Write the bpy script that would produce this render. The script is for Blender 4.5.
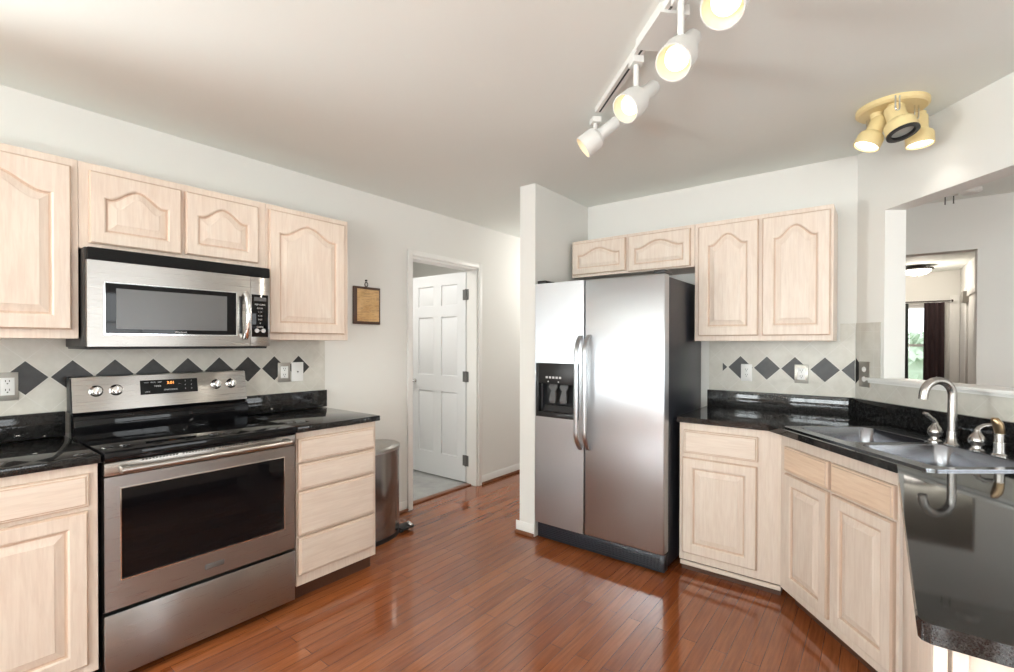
import bpy, bmesh, math, random
from math import sin, cos, pi, radians, sqrt, atan2
from mathutils import Vector, Matrix

for o in list(bpy.data.objects):
    bpy.data.objects.remove(o)
sc = bpy.context.scene
COL = sc.collection
random.seed(7)

# ------------------------------------------------------------------ camera
F, CY, YAW, PITCH, ROLL, HC = 478.249, 347.449, 0.66279, -0.008181, 0.00163, 1.33664
CX = 507.0
Rv = Vector((cos(YAW), sin(YAW), 0))
Fv = Vector((-sin(YAW) * cos(PITCH), cos(YAW) * cos(PITCH), sin(PITCH)))
Uv = Rv.cross(Fv)
R2 = Rv * cos(ROLL) + Uv * sin(ROLL)
U2 = -Rv * sin(ROLL) + Uv * cos(ROLL)
cam = bpy.data.cameras.new('camera')
co = bpy.data.objects.new('camera', cam)
COL.objects.link(co)
m = Matrix((R2, U2, -Fv)).transposed().to_4x4()
m.translation = Vector((0, 0, HC))
co.matrix_world = m
cam.sensor_fit = 'HORIZONTAL'
cam.sensor_width = 36
cam.lens = F / 1014 * 36
cam.shift_y = (CY - 336) / 1014
cam.clip_start = 0.05
sc.camera = co

# ------------------------------------------------------------------ world, exposure, daylight through the windows, added ceiling fill
sc.view_settings.view_transform = 'Standard'
sc.view_settings.look = 'None'
sc.view_settings.gamma = 1
sc.view_settings.use_curve_mapping = False
sc.view_settings.exposure = 0.30
w = bpy.data.worlds.new('sky')
sc.world = w
w.use_nodes = True
wb = w.node_tree.nodes['Background']
wb.inputs[0].default_value = (0.86, 0.93, 1.0, 1)
wb.inputs[1].default_value = 2.2


def area(name, loc, rot, sx, sy, power, col=(1, 1, 1)):
    l = bpy.data.lights.new(name, 'AREA')
    l.shape = 'RECTANGLE'
    l.size, l.size_y = sx, sy
    l.energy = power
    l.color = col
    o = bpy.data.objects.new(name, l)
    o.location = loc
    o.rotation_euler = rot
    COL.objects.link(o)
    return o


DAY = (0.93, 0.995, 1.0)
# rear windows (face +Y into the room), dining window in the east wall (faces -X), patio opening
area('daylight_rear_window', (-2.29, -4.74, 1.55), (-pi / 2, 0, pi), .52, 1.3, 36, DAY)
area('daylight_rear_window', (-0.86, -4.74, 1.55), (-pi / 2, 0, pi), 1.3, 1.3, 92, DAY)
# the glazed patio door: sky light, and an added up-facing fill for the ceiling
area('daylight_patio_door', (1.5, -4.74, 1.3), (-pi / 2, 0, pi), 1.5, 1.5, 22, DAY)
area('ceiling_fill_patio', (1.5, -4.70, .45), (-pi / 2 - 1.5, 0, pi), 1.5, .8, 370, DAY)  # unseen lamp added to brighten the ceiling
area('daylight_dining_window', (3.16, 1.6, 1.4), (0, pi / 2, 0), 1.3, 2.0, 30, (.97, 1, .99))
area('daylight_side_window', (-3.2, -1.5, 1.45), (0, -pi / 2, 0), 1.2, 1.2, 92, DAY)
area('ceiling_fill_side', (-3.12, -1.5, 1.0), (0, -pi / 2 - 1.1, 0), .5, 1.1, 105, DAY)  # second added lamp, aimed up as fill for the kitchen ceiling

# ------------------------------------------------------------------ materials
def mat(name, col=(.8, .8, .8), rough=.5, metal=0.0, spec=.5, coat=0.0, coat_rough=.05, emit=None, estr=0.0):
    M = bpy.data.materials.new(name)
    M.use_nodes = True
    b = M.node_tree.nodes['Principled BSDF']
    b.inputs['Base Color'].default_value = (*col, 1)
    b.inputs['Roughness'].default_value = rough
    b.inputs['Metallic'].default_value = metal
    b.inputs['Specular IOR Level'].default_value = spec
    b.inputs['Coat Weight'].default_value = coat
    b.inputs['Coat Roughness'].default_value = coat_rough
    if emit:
        b.inputs['Emission Color'].default_value = (*emit, 1)
        b.inputs['Emission Strength'].default_value = estr
    return M


class NT:
    def __init__(s, M):
        s.t = M.node_tree
        s.b = s.t.nodes['Principled BSDF']
        s.tc = s.t.nodes.new('ShaderNodeTexCoord')

    def n(s, typ, **k):
        x = s.t.nodes.new(typ)
        for a, b in k.items():
            setattr(x, a, b)
        return x

    def l(s, a, b):
        s.t.links.new(a, b)

    def mapping(s, scale=(1, 1, 1), rot=(0, 0, 0), src='Object', loc=(0, 0, 0)):
        mp = s.n('ShaderNodeMapping')
        mp.inputs['Scale'].default_value = scale
        mp.inputs['Rotation'].default_value = rot
        mp.inputs['Location'].default_value = loc
        s.l(s.tc.outputs[src], mp.inputs['Vector'])
        return mp.outputs[0]

    def noise(s, vec, scale=5, detail=3, rough=.55, dist=0.0):
        x = s.n('ShaderNodeTexNoise')
        x.inputs['Scale'].default_value = scale
        x.inputs['Detail'].default_value = detail
        x.inputs['Roughness'].default_value = rough
        x.inputs['Distortion'].default_value = dist
        s.l(vec, x.inputs['Vector'])
        return x.outputs['Fac']

    def ramp(s, fac, stops):
        r = s.n('ShaderNodeValToRGB')
        e = r.color_ramp.elements
        while len(e) < len(stops):
            e.new(.5)
        for i, (p, c) in enumerate(stops):
            e[i].position = p
            e[i].color = (*c, 1) if len(c) == 3 else c
        s.l(fac, r.inputs[0])
        return r.outputs[0]

    def math(s, op, a, b=None):
        x = s.n('ShaderNodeMath', operation=op)
        for i, v in enumerate((a, b)):
            if v is None:
                continue
            if isinstance(v, (int, float)):
                x.inputs[i].default_value = v
            else:
                s.l(v, x.inputs[i])
        return x.outputs[0]

    def mix(s, fac, a, b, mode='MIX'):
        x = s.n('ShaderNodeMix', data_type='RGBA', blend_type=mode)
        for i, v in ((0, fac), (6, a), (7, b)):
            if isinstance(v, (int, float)):
                x.inputs[i].default_value = v
            elif isinstance(v, tuple):
                x.inputs[i].default_value = (*v, 1)
            else:
                s.l(v, x.inputs[i])
        return x.outputs[2]

    def bump(s, h, strength=.1, dist=.01):
        x = s.n('ShaderNodeBump')
        x.inputs['Strength'].default_value = strength
        x.inputs['Distance'].default_value = dist
        s.l(h, x.inputs['Height'])
        s.l(x.outputs[0], s.b.inputs['Normal'])


def wood(name, grain, light=(.765, .665, .575), dark=(.69, .58, .495)):
    M = mat(name, rough=.42, spec=.4)
    T = NT(M)
    sc_ = (28, 28, 2.2) if grain == 'v' else (2.2, 28, 28)
    v = T.mapping(sc_)
    a = T.noise(v, 3.0, 5, .6, .6)
    v2 = T.mapping((6, 6, .9) if grain == 'v' else (.9, 6, 6))
    b = T.noise(v2, 2.2, 2, .5, 1.5)
    c1 = T.ramp(a, [(.30, dark), (.62, light)])
    c2 = T.ramp(b, [(.3, (.96, .93, .91)), (.7, (1, 1, 1))])
    T.l(T.mix(1.0, c1, c2, 'MULTIPLY'), T.b.inputs['Base Color'])
    T.bump(a, .06, .002)
    return M


WG = wood('pickled_oak_groove_stain_and_shade', 'v', (.66, .50, .39), (.58, .43, .33))  # groove stain tone that also paints shade into creases and door edges
WV = wood('pickled_oak_vertical', 'v')
WH = wood('pickled_oak_horizontal', 'h')
WT = wood('tan_oak_false_front', 'h', (.80, .63, .48), (.70, .52, .38))
WALL = mat('warm_white_wall_paint', (.77, .76, .725), .6, spec=.25)
T = NT(WALL)
T.bump(T.noise(T.mapping(), 90, 2), .04, .003)
CEIL = mat('ceiling_paint', (.80, .83, .795), .75, spec=.15)
T = NT(CEIL)
T.bump(T.noise(T.mapping(), 60, 3), .08, .004)
TRIMW = mat('white_trim_gloss', (.83, .82, .79), .35)
DOORW = mat('white_door_paint', (.80, .81, .82), .38)
SHOE = mat('stained_shoe_moulding', (.20, .075, .035), .35)
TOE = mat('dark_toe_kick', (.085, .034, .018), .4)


def granite():
    M = mat('black_granite', (.012, .012, .014), .045, spec=.45)
    T = NT(M)
    v = T.mapping()
    a = T.noise(v, 420, 2, .6)
    b = T.noise(v, 60, 2, .6)
    c = T.ramp(a, [(.42, (.010, .010, .011)), (.60, (.030, .0285, .027)), (.75, (.075, .071, .067))])
    d = T.ramp(b, [(.35, (.55, .55, .55)), (.7, (1.3, 1.3, 1.3))])
    T.l(T.mix(1.0, c, d, 'MULTIPLY'), T.b.inputs['Base Color'])
    return M


GRAN = granite()


def steel(name, axis='h', col=(.60, .585, .56), rough=.27, an=.75):
    M = mat(name, col, rough, 1.0)
    T = NT(M)
    v = T.mapping((1.2, 60, 160) if axis == 'h' else (60, 60, .8))
    a = T.noise(v, 4, 3, .6)
    r = T.ramp(a, [(.3, (rough - .03,) * 3), (.7, (rough + .03,) * 3)])
    if axis == 'h':
        T.l(r, T.b.inputs['Roughness'])
    T.b.inputs['Anisotropic'].default_value = an
    T.b.inputs['Anisotropic Rotation'].default_value = .25 if axis == 'h' else 0.0
    tg = T.n('ShaderNodeTangent', direction_type='RADIAL', axis='Z')
    T.l(tg.outputs[0], T.b.inputs['Tangent'])
    return M


STEEL = steel('brushed_stainless_steel', 'h', (.44, .42, .395), .29)
STEELV = steel('brushed_stainless_steel_upright', 'v', (.53, .545, .57), .34, .85)
STEELD = steel('stainless_range_door', 'h', (.38, .375, .37), .30)
CANST = steel('dark_polished_steel_can', 'v', (.30, .27, .255), .16)
CHROME = mat('chrome', (.82, .82, .82), .10, 1.0)
NICKEL = mat('brushed_nickel', (.46, .44, .42), .27, 1.0)
BRONZE = mat('bronze_sprayer', (.42, .30, .18), .3, 1.0)
SINKS = steel('sink_steel', 'h', (.33, .34, .37), .20, .3)
BLACKG = mat('black_glass', (.004, .004, .005), .04, spec=.30)
BLACKP = mat('black_plastic', (.012, .012, .013), .35)
BLACKM = mat('black_textured_metal', (.022, .024, .032), .30)
GREYG = mat('microwave_window_mesh', (.12, .12, .122), .22, spec=.5)
VENT = mat('dark_vent', (.025, .022, .02), .5)
VENTB = mat('black_vent_grille', (.005, .005, .005), .55, spec=.2)
WHITEP = mat('white_plastic', (.82, .82, .80), .35)
PLATE = mat('aged_pewter_plate', (.42, .40, .36), .35, .7)
SOCK = mat('socket_slots', (.03, .03, .03), .6)
TRACK = mat('white_enamel', (.70, .69, .66), .4, spec=.3)
REFL = mat('cream_reflector', (.72, .62, .44), .45)
CREAM = mat('cream_gold_enamel', (.80, .65, .34), .45)
BULB = mat('lit_bulb', (1, 1, 1), .4, emit=(1, .94, .82), estr=1.4)
BULBC = mat('lit_cool_bulb', (1, 1, 1), .4, emit=(1, .96, .88), estr=2.5)
GLASSOFF = mat('unlit_lens', (.45, .47, .44), .25)
SHADE = mat('lit_frosted_bowl', (1, 1, 1), .4, emit=(1, .94, .84), estr=2.6)
OILB = mat('oil_rubbed_bronze', (.05, .04, .035), .4, .6)
CURT = mat('plum_brown_curtain', (.045, .026, .028), .85)
CURT2 = mat('dark_green_grey_curtain', (.035, .04, .036), .85)
HINGE = mat('dark_steel_hinge', (.17, .165, .16), .45, .6)
AMBER = mat('amber_clock_digits', (.9, .35, .08), .4, emit=(1, .35, .08), estr=2.0)
INK = mat('pale_print', (.62, .62, .62), .5)
WALNUT = mat('walnut_plaque', (.075, .032, .018), .4)
LFLOOR = mat('grey_vinyl_floor', (.40, .40, .40), .25)
T = NT(LFLOOR)
T.l(T.ramp(T.noise(T.mapping(), 6, 3), [(.3, (.34, .34, .34)), (.7, (.46, .46, .45))]), T.b.inputs['Base Color'])
LEAF = mat('garden_green', (.50, .60, .44), .9)
LAWN = mat('pale_drive', (.62, .62, .58), .9)


def glass_mat():
    M = bpy.data.materials.new('window_glass')
    M.use_nodes = True
    t = M.node_tree
    t.nodes.clear()
    o = t.nodes.new('ShaderNodeOutputMaterial')
    tr = t.nodes.new('ShaderNodeBsdfTransparent')
    gl = t.nodes.new('ShaderNodeBsdfGlossy')
    gl.inputs['Roughness'].default_value = .02
    mx = t.nodes.new('ShaderNodeMixShader')
    mx.inputs[0].default_value = .07
    t.links.new(tr.outputs[0], mx.inputs[1])
    t.links.new(gl.outputs[0], mx.inputs[2])
    t.links.new(mx.outputs[0], o.inputs[0])
    return M


GLASS = glass_mat()


def floor_mat():
    M = mat('cherry_plank_floor', rough=.12, spec=.5, coat=.5, coat_rough=.06)
    T = NT(M)
    sep = T.n('ShaderNodeSeparateXYZ')
    T.l(T.tc.outputs['Object'], sep.inputs[0])
    cmb = T.n('ShaderNodeCombineXYZ')
    T.l(sep.outputs[1], cmb.inputs[0])
    T.l(sep.outputs[0], cmb.inputs[1])
    br = T.n('ShaderNodeTexBrick')
    T.l(cmb.outputs[0], br.inputs['Vector'])
    br.offset = .37
    br.inputs['Scale'].default_value = 1
    br.inputs['Brick Width'].default_value = 1.1
    br.inputs['Row Height'].default_value = .064
    br.inputs['Mortar Size'].default_value = .0009
    br.inputs['Mortar Smooth'].default_value = .2
    br.inputs['Color1'].default_value = (.0, .0, .0, 1)
    br.inputs['Color2'].default_value = (1, 1, 1, 1)
    br.inputs['Mortar'].default_value = (.5, .5, .5, 1)
    g = T.noise(T.mapping((26, 1.4, 1)), 3, 5, .6, .4)
    base = T.ramp(br.outputs['Color'], [(0, (.255, .070, .021)), (.5, (.295, .088, .027)), (1, (.345, .110, .036))])
    gr = T.ramp(g, [(.3, (.74, .70, .66)), (.7, (1.12, 1.1, 1.08))])
    c = T.mix(1.0, base, gr, 'MULTIPLY')
    c = T.mix(br.outputs['Fac'], c, (.045, .012, .005))
    T.l(c, T.b.inputs['Base Color'])
    T.bump(T.math('MULTIPLY', br.outputs['Fac'], -1.0), .25, .002)
    return M


FLOOR = floor_mat()


def tile_mat(name, xo, zo, straight=False, per=.157):
    M = mat(name, rough=.35, spec=.4)
    T = NT(M)
    sep = T.n('ShaderNodeSeparateXYZ')
    T.l(T.tc.outputs['Object'], sep.inputs[0])
    x = T.math('ADD', sep.outputs[0], -xo)
    z = T.math('ADD', sep.outputs[2], -zo)
    if straight:
        a, b, pp = x, z, .10
    else:
        a, b, pp = T.math('ADD', x, z), T.math('SUBTRACT', x, z), per
    lines = []
    for q in (a, b):
        f = T.math('FRACT', T.math('ADD', T.math('DIVIDE', q, pp), 100.5 + .5))
        d = T.math('ABSOLUTE', T.math('SUBTRACT', f, .5))
        lines.append(T.math('LESS_THAN', d, .014))
    # lines at tile edges: shift half a period
    ln = T.math('MAXIMUM', lines[0], lines[1])
    n1 = T.noise(T.mapping(), 14, 4, .6)
    base = T.ramp(n1, [(.3, (.57, .545, .485)), (.7, (.66, .635, .575))])
    c = T.mix(ln, base, (.665, .645, .595))
    T.l(c, T.b.inputs['Base Color'])
    T.bump(T.math('MULTIPLY', ln, -1.0), .2, .001)
    return M


SLATE = mat('slate_diamond', (.03, .03, .033), .36, spec=.5)
T = NT(SLATE)
T.l(T.ramp(T.noise(T.mapping(), 30, 4), [(.3, (.015, .0145, .0145)), (.7, (.030, .028, .027))]), T.b.inputs['Base Color'])
PARCH = mat('parchment_print', (.62, .42, .20), .6)
T = NT(PARCH)
nz = T.noise(T.mapping((3, 3, 3)), 4, 4, .6)
c1 = T.ramp(nz, [(.3, (.52, .30, .11)), (.7, (.70, .47, .23))])
wv = T.n('ShaderNodeTexNoise')
wv.inputs['Scale'].default_value = 3
T.l(T.mapping((8, 8, 60)), wv.inputs['Vector'])
T.l(T.mix(T.ramp(wv.outputs['Fac'], [(.52, (0, 0, 0)), (.62, (.35, .35, .35))]), c1, (.18, .10, .05)), T.b.inputs['Base Color'])


# ------------------------------------------------------------------ mesh builder
class MB:
    def __init__(s):
        s.bm = bmesh.new()

    def box(s, x0, x1, y0, y1, z0, z1, bev=0.0, seg=2):
        v = [s.bm.verts.new((x, y, z)) for x in (x0, x1) for y in (y0, y1) for z in (z0, z1)]
        fs = [(0, 1, 3, 2), (4, 6, 7, 5), (0, 4, 5, 1), (2, 3, 7, 6), (0, 2, 6, 4), (1, 5, 7, 3)]
        f = [s.bm.faces.new([v[i] for i in q]) for q in fs]
        if bev:
            es = list({e for q in f for e in q.edges})
            bmesh.ops.bevel(s.bm, geom=es, offset=bev, segments=seg, affect='EDGES', profile=.5)
        return s

    def prism(s, pts, y0, y1, axis='y', bev=0.0):
        """extrude polygon; axis y: pts=(x,z), axis z: pts=(x,y), axis x: pts=(y,z)"""
        def P(p, t):
            return {'y': (p[0], t, p[1]), 'z': (p[0], p[1], t), 'x': (t, p[0], p[1])}[axis]
        a = [s.bm.verts.new(P(p, y0)) for p in pts]
        b = [s.bm.verts.new(P(p, y1)) for p in pts]
        n = len(pts)
        fs = [s.bm.faces.new(a), s.bm.faces.new(b[::-1])]
        for i in range(n):
            fs.append(s.bm.faces.new((a[i], b[i], b[(i + 1) % n], a[(i + 1) % n])))
        if bev:
            es = list({e for f in fs[:2] for e in f.edges})
            bmesh.ops.bevel(s.bm, geom=es, offset=bev, segments=2, affect='EDGES', profile=.5)
        return s

    def loops(s, loops, cap0=True, cap1=True, close=True):
        rs = [[s.bm.verts.new(p) for p in L] for L in loops]
        n = len(rs[0])
        for a, b in zip(rs, rs[1:]):
            for i in range(n if close else n - 1):
                j = (i + 1) % n
                s.bm.faces.new((a[i], a[j], b[j], b[i]))
        if cap0:
            s.bm.faces.new(rs[0][::-1])
        if cap1:
            s.bm.faces.new(rs[-1])
        return s

    def lathe(s, prof, origin, axis=(0, 0, 1), seg=28, cap0=False, cap1=False):
        ax = Vector(axis).normalized()
        t = Vector((1, 0, 0)) if abs(ax.x) < .8 else Vector((0, 1, 0))
        u = ax.cross(t).normalized()
        v = ax.cross(u)
        o = Vector(origin)
        L = []
        for r, h in prof:
            r = max(r, 1e-4)
            L.append([o + ax * h + (u * cos(2 * pi * i / seg) + v * sin(2 * pi * i / seg)) * r for i in range(seg)])
        return s.loops(L, cap0, cap1)

    def cyl(s, p0, p1, r, r1=None, seg=20):
        d = Vector(p1) - Vector(p0)
        return s.lathe([(r, 0), (r if r1 is None else r1, d.length)], p0, d, seg, True, True)

    def tube(s, pts, r, seg=12, flat=None):
        pts = [Vector(p) for p in pts]
        rr = r if isinstance(r, (list, tuple)) else [r] * len(pts)
        L = []
        prev = None
        for i, p in enumerate(pts):
            d = (pts[min(i + 1, len(pts) - 1)] - pts[max(i - 1, 0)]).normalized()
            if prev is None:
                t = Vector((0, 0, 1)) if abs(d.z) < .9 else Vector((1, 0, 0))
                u = d.cross(t).normalized()
            else:
                u = (prev - d * prev.dot(d)).normalized()
            prev = u
            v = d.cross(u)
            L.append([p + (u * cos(2 * pi * k / seg) + v * sin(2 * pi * k / seg)) * rr[i] for k in range(seg)])
        return s.loops(L)

    def raised(s, x0, x1, z0, z1, yf, t=.019, w=.055, arch=0.0, bevel=.024):
        """cabinet door: front towards -y, back at yf, raised panel with an optional cathedral top"""
        nb, ns, ntp = 6, 6, 28

        def f(u):
            u = abs(u)
            if u > .86:
                return 0.0
            q = .5 * (1 + cos(pi * u / .86))
            return q ** .85

        def loop(ins, y, a, ins_s=None):
            xi = ins if ins_s is None else ins_s
            X0, X1, Z0, Z1 = x0 + xi, x1 - xi, z0 + ins, z1 - ins
            P = []
            for i in range(nb):
                P.append((X0 + (X1 - X0) * i / nb, y, Z0))
            zt = Z1 - a
            for i in range(ns):
                P.append((X1, y, Z0 + (zt - Z0) * i / ns))
            for i in range(ntp):
                u = 1 - 2 * i / ntp
                P.append((X0 + (X1 - X0) * (u + 1) / 2, y, Z1 - a + a * f(u)))
            for i in range(ns):
                P.append((X0, y, zt + (Z0 - zt) * i / ns))
            return P
        L = [loop(0, yf, 0), loop(0, yf - t + .006, 0), loop(.006, yf - t, 0), loop(w - .006, yf - t, arch),
             loop(w, yf - t + .004, arch), loop(w + .003, yf - t + .010, arch), loop(w + .009, yf - t + .010, arch),
             loop(w + .009 + bevel, yf - t + .003, arch), loop(w + .013 + bevel, yf - t + .001, arch)]
        n0 = len(s.bm.faces)
        s.loops(L)
        s.bm.faces.ensure_lookup_table()
        n = len(L[0])
        for k in (0, 1, 4, 5):  # outer edges get the painted shade, panel grooves the stain
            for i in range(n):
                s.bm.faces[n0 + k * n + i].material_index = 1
        return s

    def slab_front(s, x0, x1, z0, z1, yf, t=.019):
        def loop(i, y):
            return [(x0 + i, y, z0 + i), (x1 - i, y, z0 + i), (x1 - i, y, z1 - i), (x0 + i, y, z1 - i)]
        n0 = len(s.bm.faces)
        s.loops([loop(0, yf), loop(0, yf - t + .007), loop(.004, yf - t + .004), loop(.008, yf - t + .004), loop(.012, yf - t)])
        s.bm.faces.ensure_lookup_table()
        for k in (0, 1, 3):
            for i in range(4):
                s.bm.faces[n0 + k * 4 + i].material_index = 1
        return s

    def build(s, name, material, parent=None, off=(0, 0, 0), smooth=35):
        bm = s.bm
        if any(off):
            bmesh.ops.translate(bm, verts=bm.verts, vec=-Vector(off))
        bmesh.ops.recalc_face_normals(bm, faces=bm.faces)
        me = bpy.data.meshes.new(name)
        bm.to_mesh(me)
        bm.free()
        me.materials.append(material)
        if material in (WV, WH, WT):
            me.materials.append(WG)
        if smooth:
            for p in me.polygons:
                p.use_smooth = True
            me.set_sharp_from_angle(angle=radians(smooth))
        o = bpy.data.objects.new(name, me)
        COL.objects.link(o)
        if parent:
            o.parent = parent
        return o


class Frame:
    def __init__(s, o, rz):
        s.o, s.rz = Vector(o), rz

    def w(s, p):
        x, y, z = p
        return s.o + Vector((x * cos(s.rz) - y * sin(s.rz), x * sin(s.rz) + y * cos(s.rz), z))


XL, YB, XC, AN = -2.9715, 3.4627, -0.1124, 0.6714
LEFT = Frame((XL, 0, 0), pi / 2)        # x = world Y, y<0 towards the room
BACK = Frame((0, YB, 0), 0)             # x = world X, y<0 towards the room
PASS = Frame((XC, YB, 0), AN - pi / 2)  # x along the wall towards the camera, y<0 towards the room
WORLD = Frame((0, 0, 0), 0)


class Thing:
    """an Empty at the thing's base; parts are given in the coordinates of its frame"""
    def __init__(s, name, label, cat, fr=WORLD, base=(0, 0, 0), group=None):
        e = bpy.data.objects.new(name, None)
        e.empty_display_size = .05
        COL.objects.link(e)
        e.location = fr.w(base)
        e.rotation_euler = (0, 0, fr.rz)
        e['label'] = label
        e['category'] = cat
        if group:
            e['group'] = group
        s.e, s.base = e, base

    def part(s, name, mb, material, parent=None, label=None, smooth=35):
        if name in ('door', 'drawer') and material in (WV, WH, WT):
            smooth = 8
        o = mb.build(name, material, parent or s.e, s.base, smooth)
        if label:
            o['label'] = label
        return o

    def text(s, name, txt, size, loc, material, parent=None, rot=(pi / 2, 0, 0), ext=.0004, align='CENTER'):
        c = bpy.data.curves.new(name, 'FONT')
        c.body = txt
        c.size = size
        c.extrude = ext
        c.align_x = align
        c.align_y = 'CENTER'
        tmp = bpy.data.objects.new(name + '_tmp', c)
        COL.objects.link(tmp)
        dg = bpy.context.evaluated_depsgraph_get()
        me = bpy.data.meshes.new_from_object(tmp.evaluated_get(dg))
        bpy.data.objects.remove(tmp)
        me.transform(Matrix.LocRotScale(Vector(loc) - Vector(s.base), Matrix.Rotation(rot[2], 3, 'Z') @ Matrix.Rotation(rot[0], 3, 'X'), None))
        me.materials.clear()
        me.materials.append(material)
        o = bpy.data.objects.new(name, me)
        COL.objects.link(o)
        o.parent = parent or s.e
        return o


def struct(name, mb, material, fr=WORLD, parent=None, smooth=35):
    o = mb.build(name, material, parent, smooth=smooth)
    if parent is None:
        o.location = fr.o
        o.rotation_euler = (0, 0, fr.rz)
        o['kind'] = 'structure'
    return o


ZC = 2.44
# ------------------------------------------------------------------ room shell
struct('floor', MB().box(-3.095, 3.2, -4.75, 10.0, -.1, 0), FLOOR)
struct('floor_laundry', MB().box(-4.7, -3.095, 1.6, 4.2, -.1, 0.0), LFLOOR)
struct('ceiling', MB().box(-4.8, 3.3, -4.75, 10.1, ZC, ZC + .1), CEIL)
DX0, DX1, DZ = 2.556, 3.362, 2.04
W1 = (-2.1, -.9, .9, 2.0)  # side window hole in left wall behind the camera
mb = MB()
mb.box(-4.62, W1[0], 0, .12, 0, ZC).box(W1[0], W1[1], 0, .12, 0, W1[2]).box(W1[0], W1[1], 0, .12, W1[3], ZC)
mb.box(W1[1], DX0, 0, .12, 0, ZC).box(DX0, DX1, 0, .12, DZ, ZC).box(DX1, 6.2, 0, .12, 0, ZC)
struct('wall_left', mb, WALL, LEFT)
struct('wall_back', MB().box(-1.875, XC + .1, 0, .12, 0, ZC), WALL, BACK)
struct('wall_wing', MB().box(-2.005, -1.876, -.745, .12, 0, ZC), WALL, BACK)
SO0, SO1, LEDZ, HEADZ = .206, 1.20, 1.132, 2.063
mb = MB()
mb.box(.005, SO0, 0, .115, 0, ZC).box(SO0, SO1, 0, .115, 0, LEDZ).box(SO0, SO1, 0, .115, HEADZ, ZC).box(SO1, 1.33, 0, .115, 0, ZC)
struct('wall_pass', mb, WALL, PASS)
mb = MB().box(-2.85, -.6, 0, .12, 0, ZC).box(-.6, .57, 0, .12, 2.052, ZC).box(.57, 3.1, 0, .12, 0, ZC)
struct('wall_dining_far', mb, WALL, Frame((0, 5.0, 0), 0))
# hall beyond the dining room
mb = MB().box(-1.4, .10, 0, .12, 0, ZC).box(.10, .735, 0, .12, 0, .70).box(.10, .735, 0, .12, 1.94, ZC).box(.735, 1.02, 0, .12, 0, ZC)
struct('wall_hall_end', mb, WALL, Frame((0, 9.75, 0), 0))
struct('wall_hall_right', MB().box(.93, 1.05, 5.125, 9.745, 0, ZC), WALL)
struct('wall_hall_left', MB().box(-1.4, -1.28, 5.125, 9.745, 0, ZC), WALL)
struct('wall_corridor_end', MB().box(-2.85, -1.4, 6.05, 6.17, 0, ZC), WALL)
# rear and east walls behind the camera, with their windows
RW = [(-2.55, -2.03), (-1.51, -.21)]
mb = MB()
xs = [-2.97, RW[0][0], RW[0][1], RW[1][0], RW[1][1], .7, 2.3, 3.1]
mb.box(xs[0], xs[1], 0, .12, 0, ZC).box(xs[2], xs[3], 0, .12, 0, ZC).box(xs[4], xs[5], 0, .12, 0, ZC).box(xs[6], xs[7], 0, .12, 0, ZC)
for a, b in RW:
    mb.box(a, b, 0, .12, 0, .90).box(a, b, 0, .12, 2.20, ZC)
mb.box(.7, 2.3, 0, .12, 2.08, ZC)
struct('wall_rear', mb, WALL, Frame((0, -4.74, 0), 0))
mb = MB().box(2.98, 3.1, -4.61, .55, 0, ZC).box(2.98, 3.1, .55, 2.65, 0, .75).box(2.98, 3.1, .55, 2.65, 2.05, ZC).box(2.98, 3.1, 2.65, 4.99, 0, ZC)
struct('wall_east', mb, WALL)
# laundry walls
mb = MB().box(-4.6, -3.10, 3.95, 4.05, 0, ZC).box(-4.7, -4.6, 1.7, 4.05, 0, ZC).box(-4.6, -3.10, 1.7, 1.8, 0, ZC)
struct('wall_laundry', mb, WALL)
lamp = area('laundry_fill', (-3.75, 2.5, 2.40), (0, 0, 0), .5, .5, 12.5, (1, .97, .92))  # unseen lamp added to brighten the laundry and its door


def window(name, fr, x0, x1, z0, z1, nx, nz, y=.05, double=True):
    mb = MB()
    t = .045
    mb.box(x0, x0 + t, y - .03, y + .03, z0, z1).box(x1 - t, x1, y - .03, y + .03, z0, z1)
    mb.box(x0 + t, x1 - t, y - .03, y + .03, z0, z0 + t).box(x0 + t, x1 - t, y - .03, y + .03, z1 - t, z1)
    if double:
        zm = (z0 + z1) / 2
        mb.box(x0 + t, x1 - t, y - .025, y + .025, zm - .02, zm + .02)
    for i in range(1, nx):
        x = x0 + (x1 - x0) * i / nx
        mb.box(x - .009, x + .009, y - .012, y + .012, z0 + t, z1 - t)
    for i in range(1, nz):
        z = z0 + (z1 - z0) * i / nz
        mb.box(x0 + t, x1 - t, y - .012, y + .012, z - .009, z + .009)
    # casing on the room side
    c = .06
    mb.box(x0 - c, x0, -.018, 0, z0 - c, z1 + c).box(x1, x1 + c, -.018, 0, z0 - c, z1 + c)
    mb.box(x0, x1, -.018, 0, z1, z1 + c).box(x0, x1, -.018, 0, z0 - c, z0)
    o = struct(name, mb, TRIMW, fr)
    struct('pane', MB().box(x0 + t, x1 - t, y - .003, y + .003, z0 + t, z1 - t), GLASS, parent=o)
    return o


REAR = Frame((0, -4.62, 0), pi)         # seen from inside: x = -world X
window('window_1', REAR, -RW[0][1], -RW[0][0], .90, 2.20, 2, 4)
window('window_2', REAR, -RW[1][1], -RW[1][0], .90, 2.20, 4, 4)
window('window_3', REAR, -2.3, -.7, .02, 2.08, 2, 1, double=False)
window('window_4', Frame((2.98, 0, 0), -pi / 2), -2.65, -.55, .75, 2.05, 4, 3)
window('window_5', LEFT, W1[0], W1[1], W1[2], W1[3], 3, 4)
wn = window('window_6', Frame((0, 9.75, 0), 0), .10, .735, .70, 1.94, 1, 1)

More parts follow.
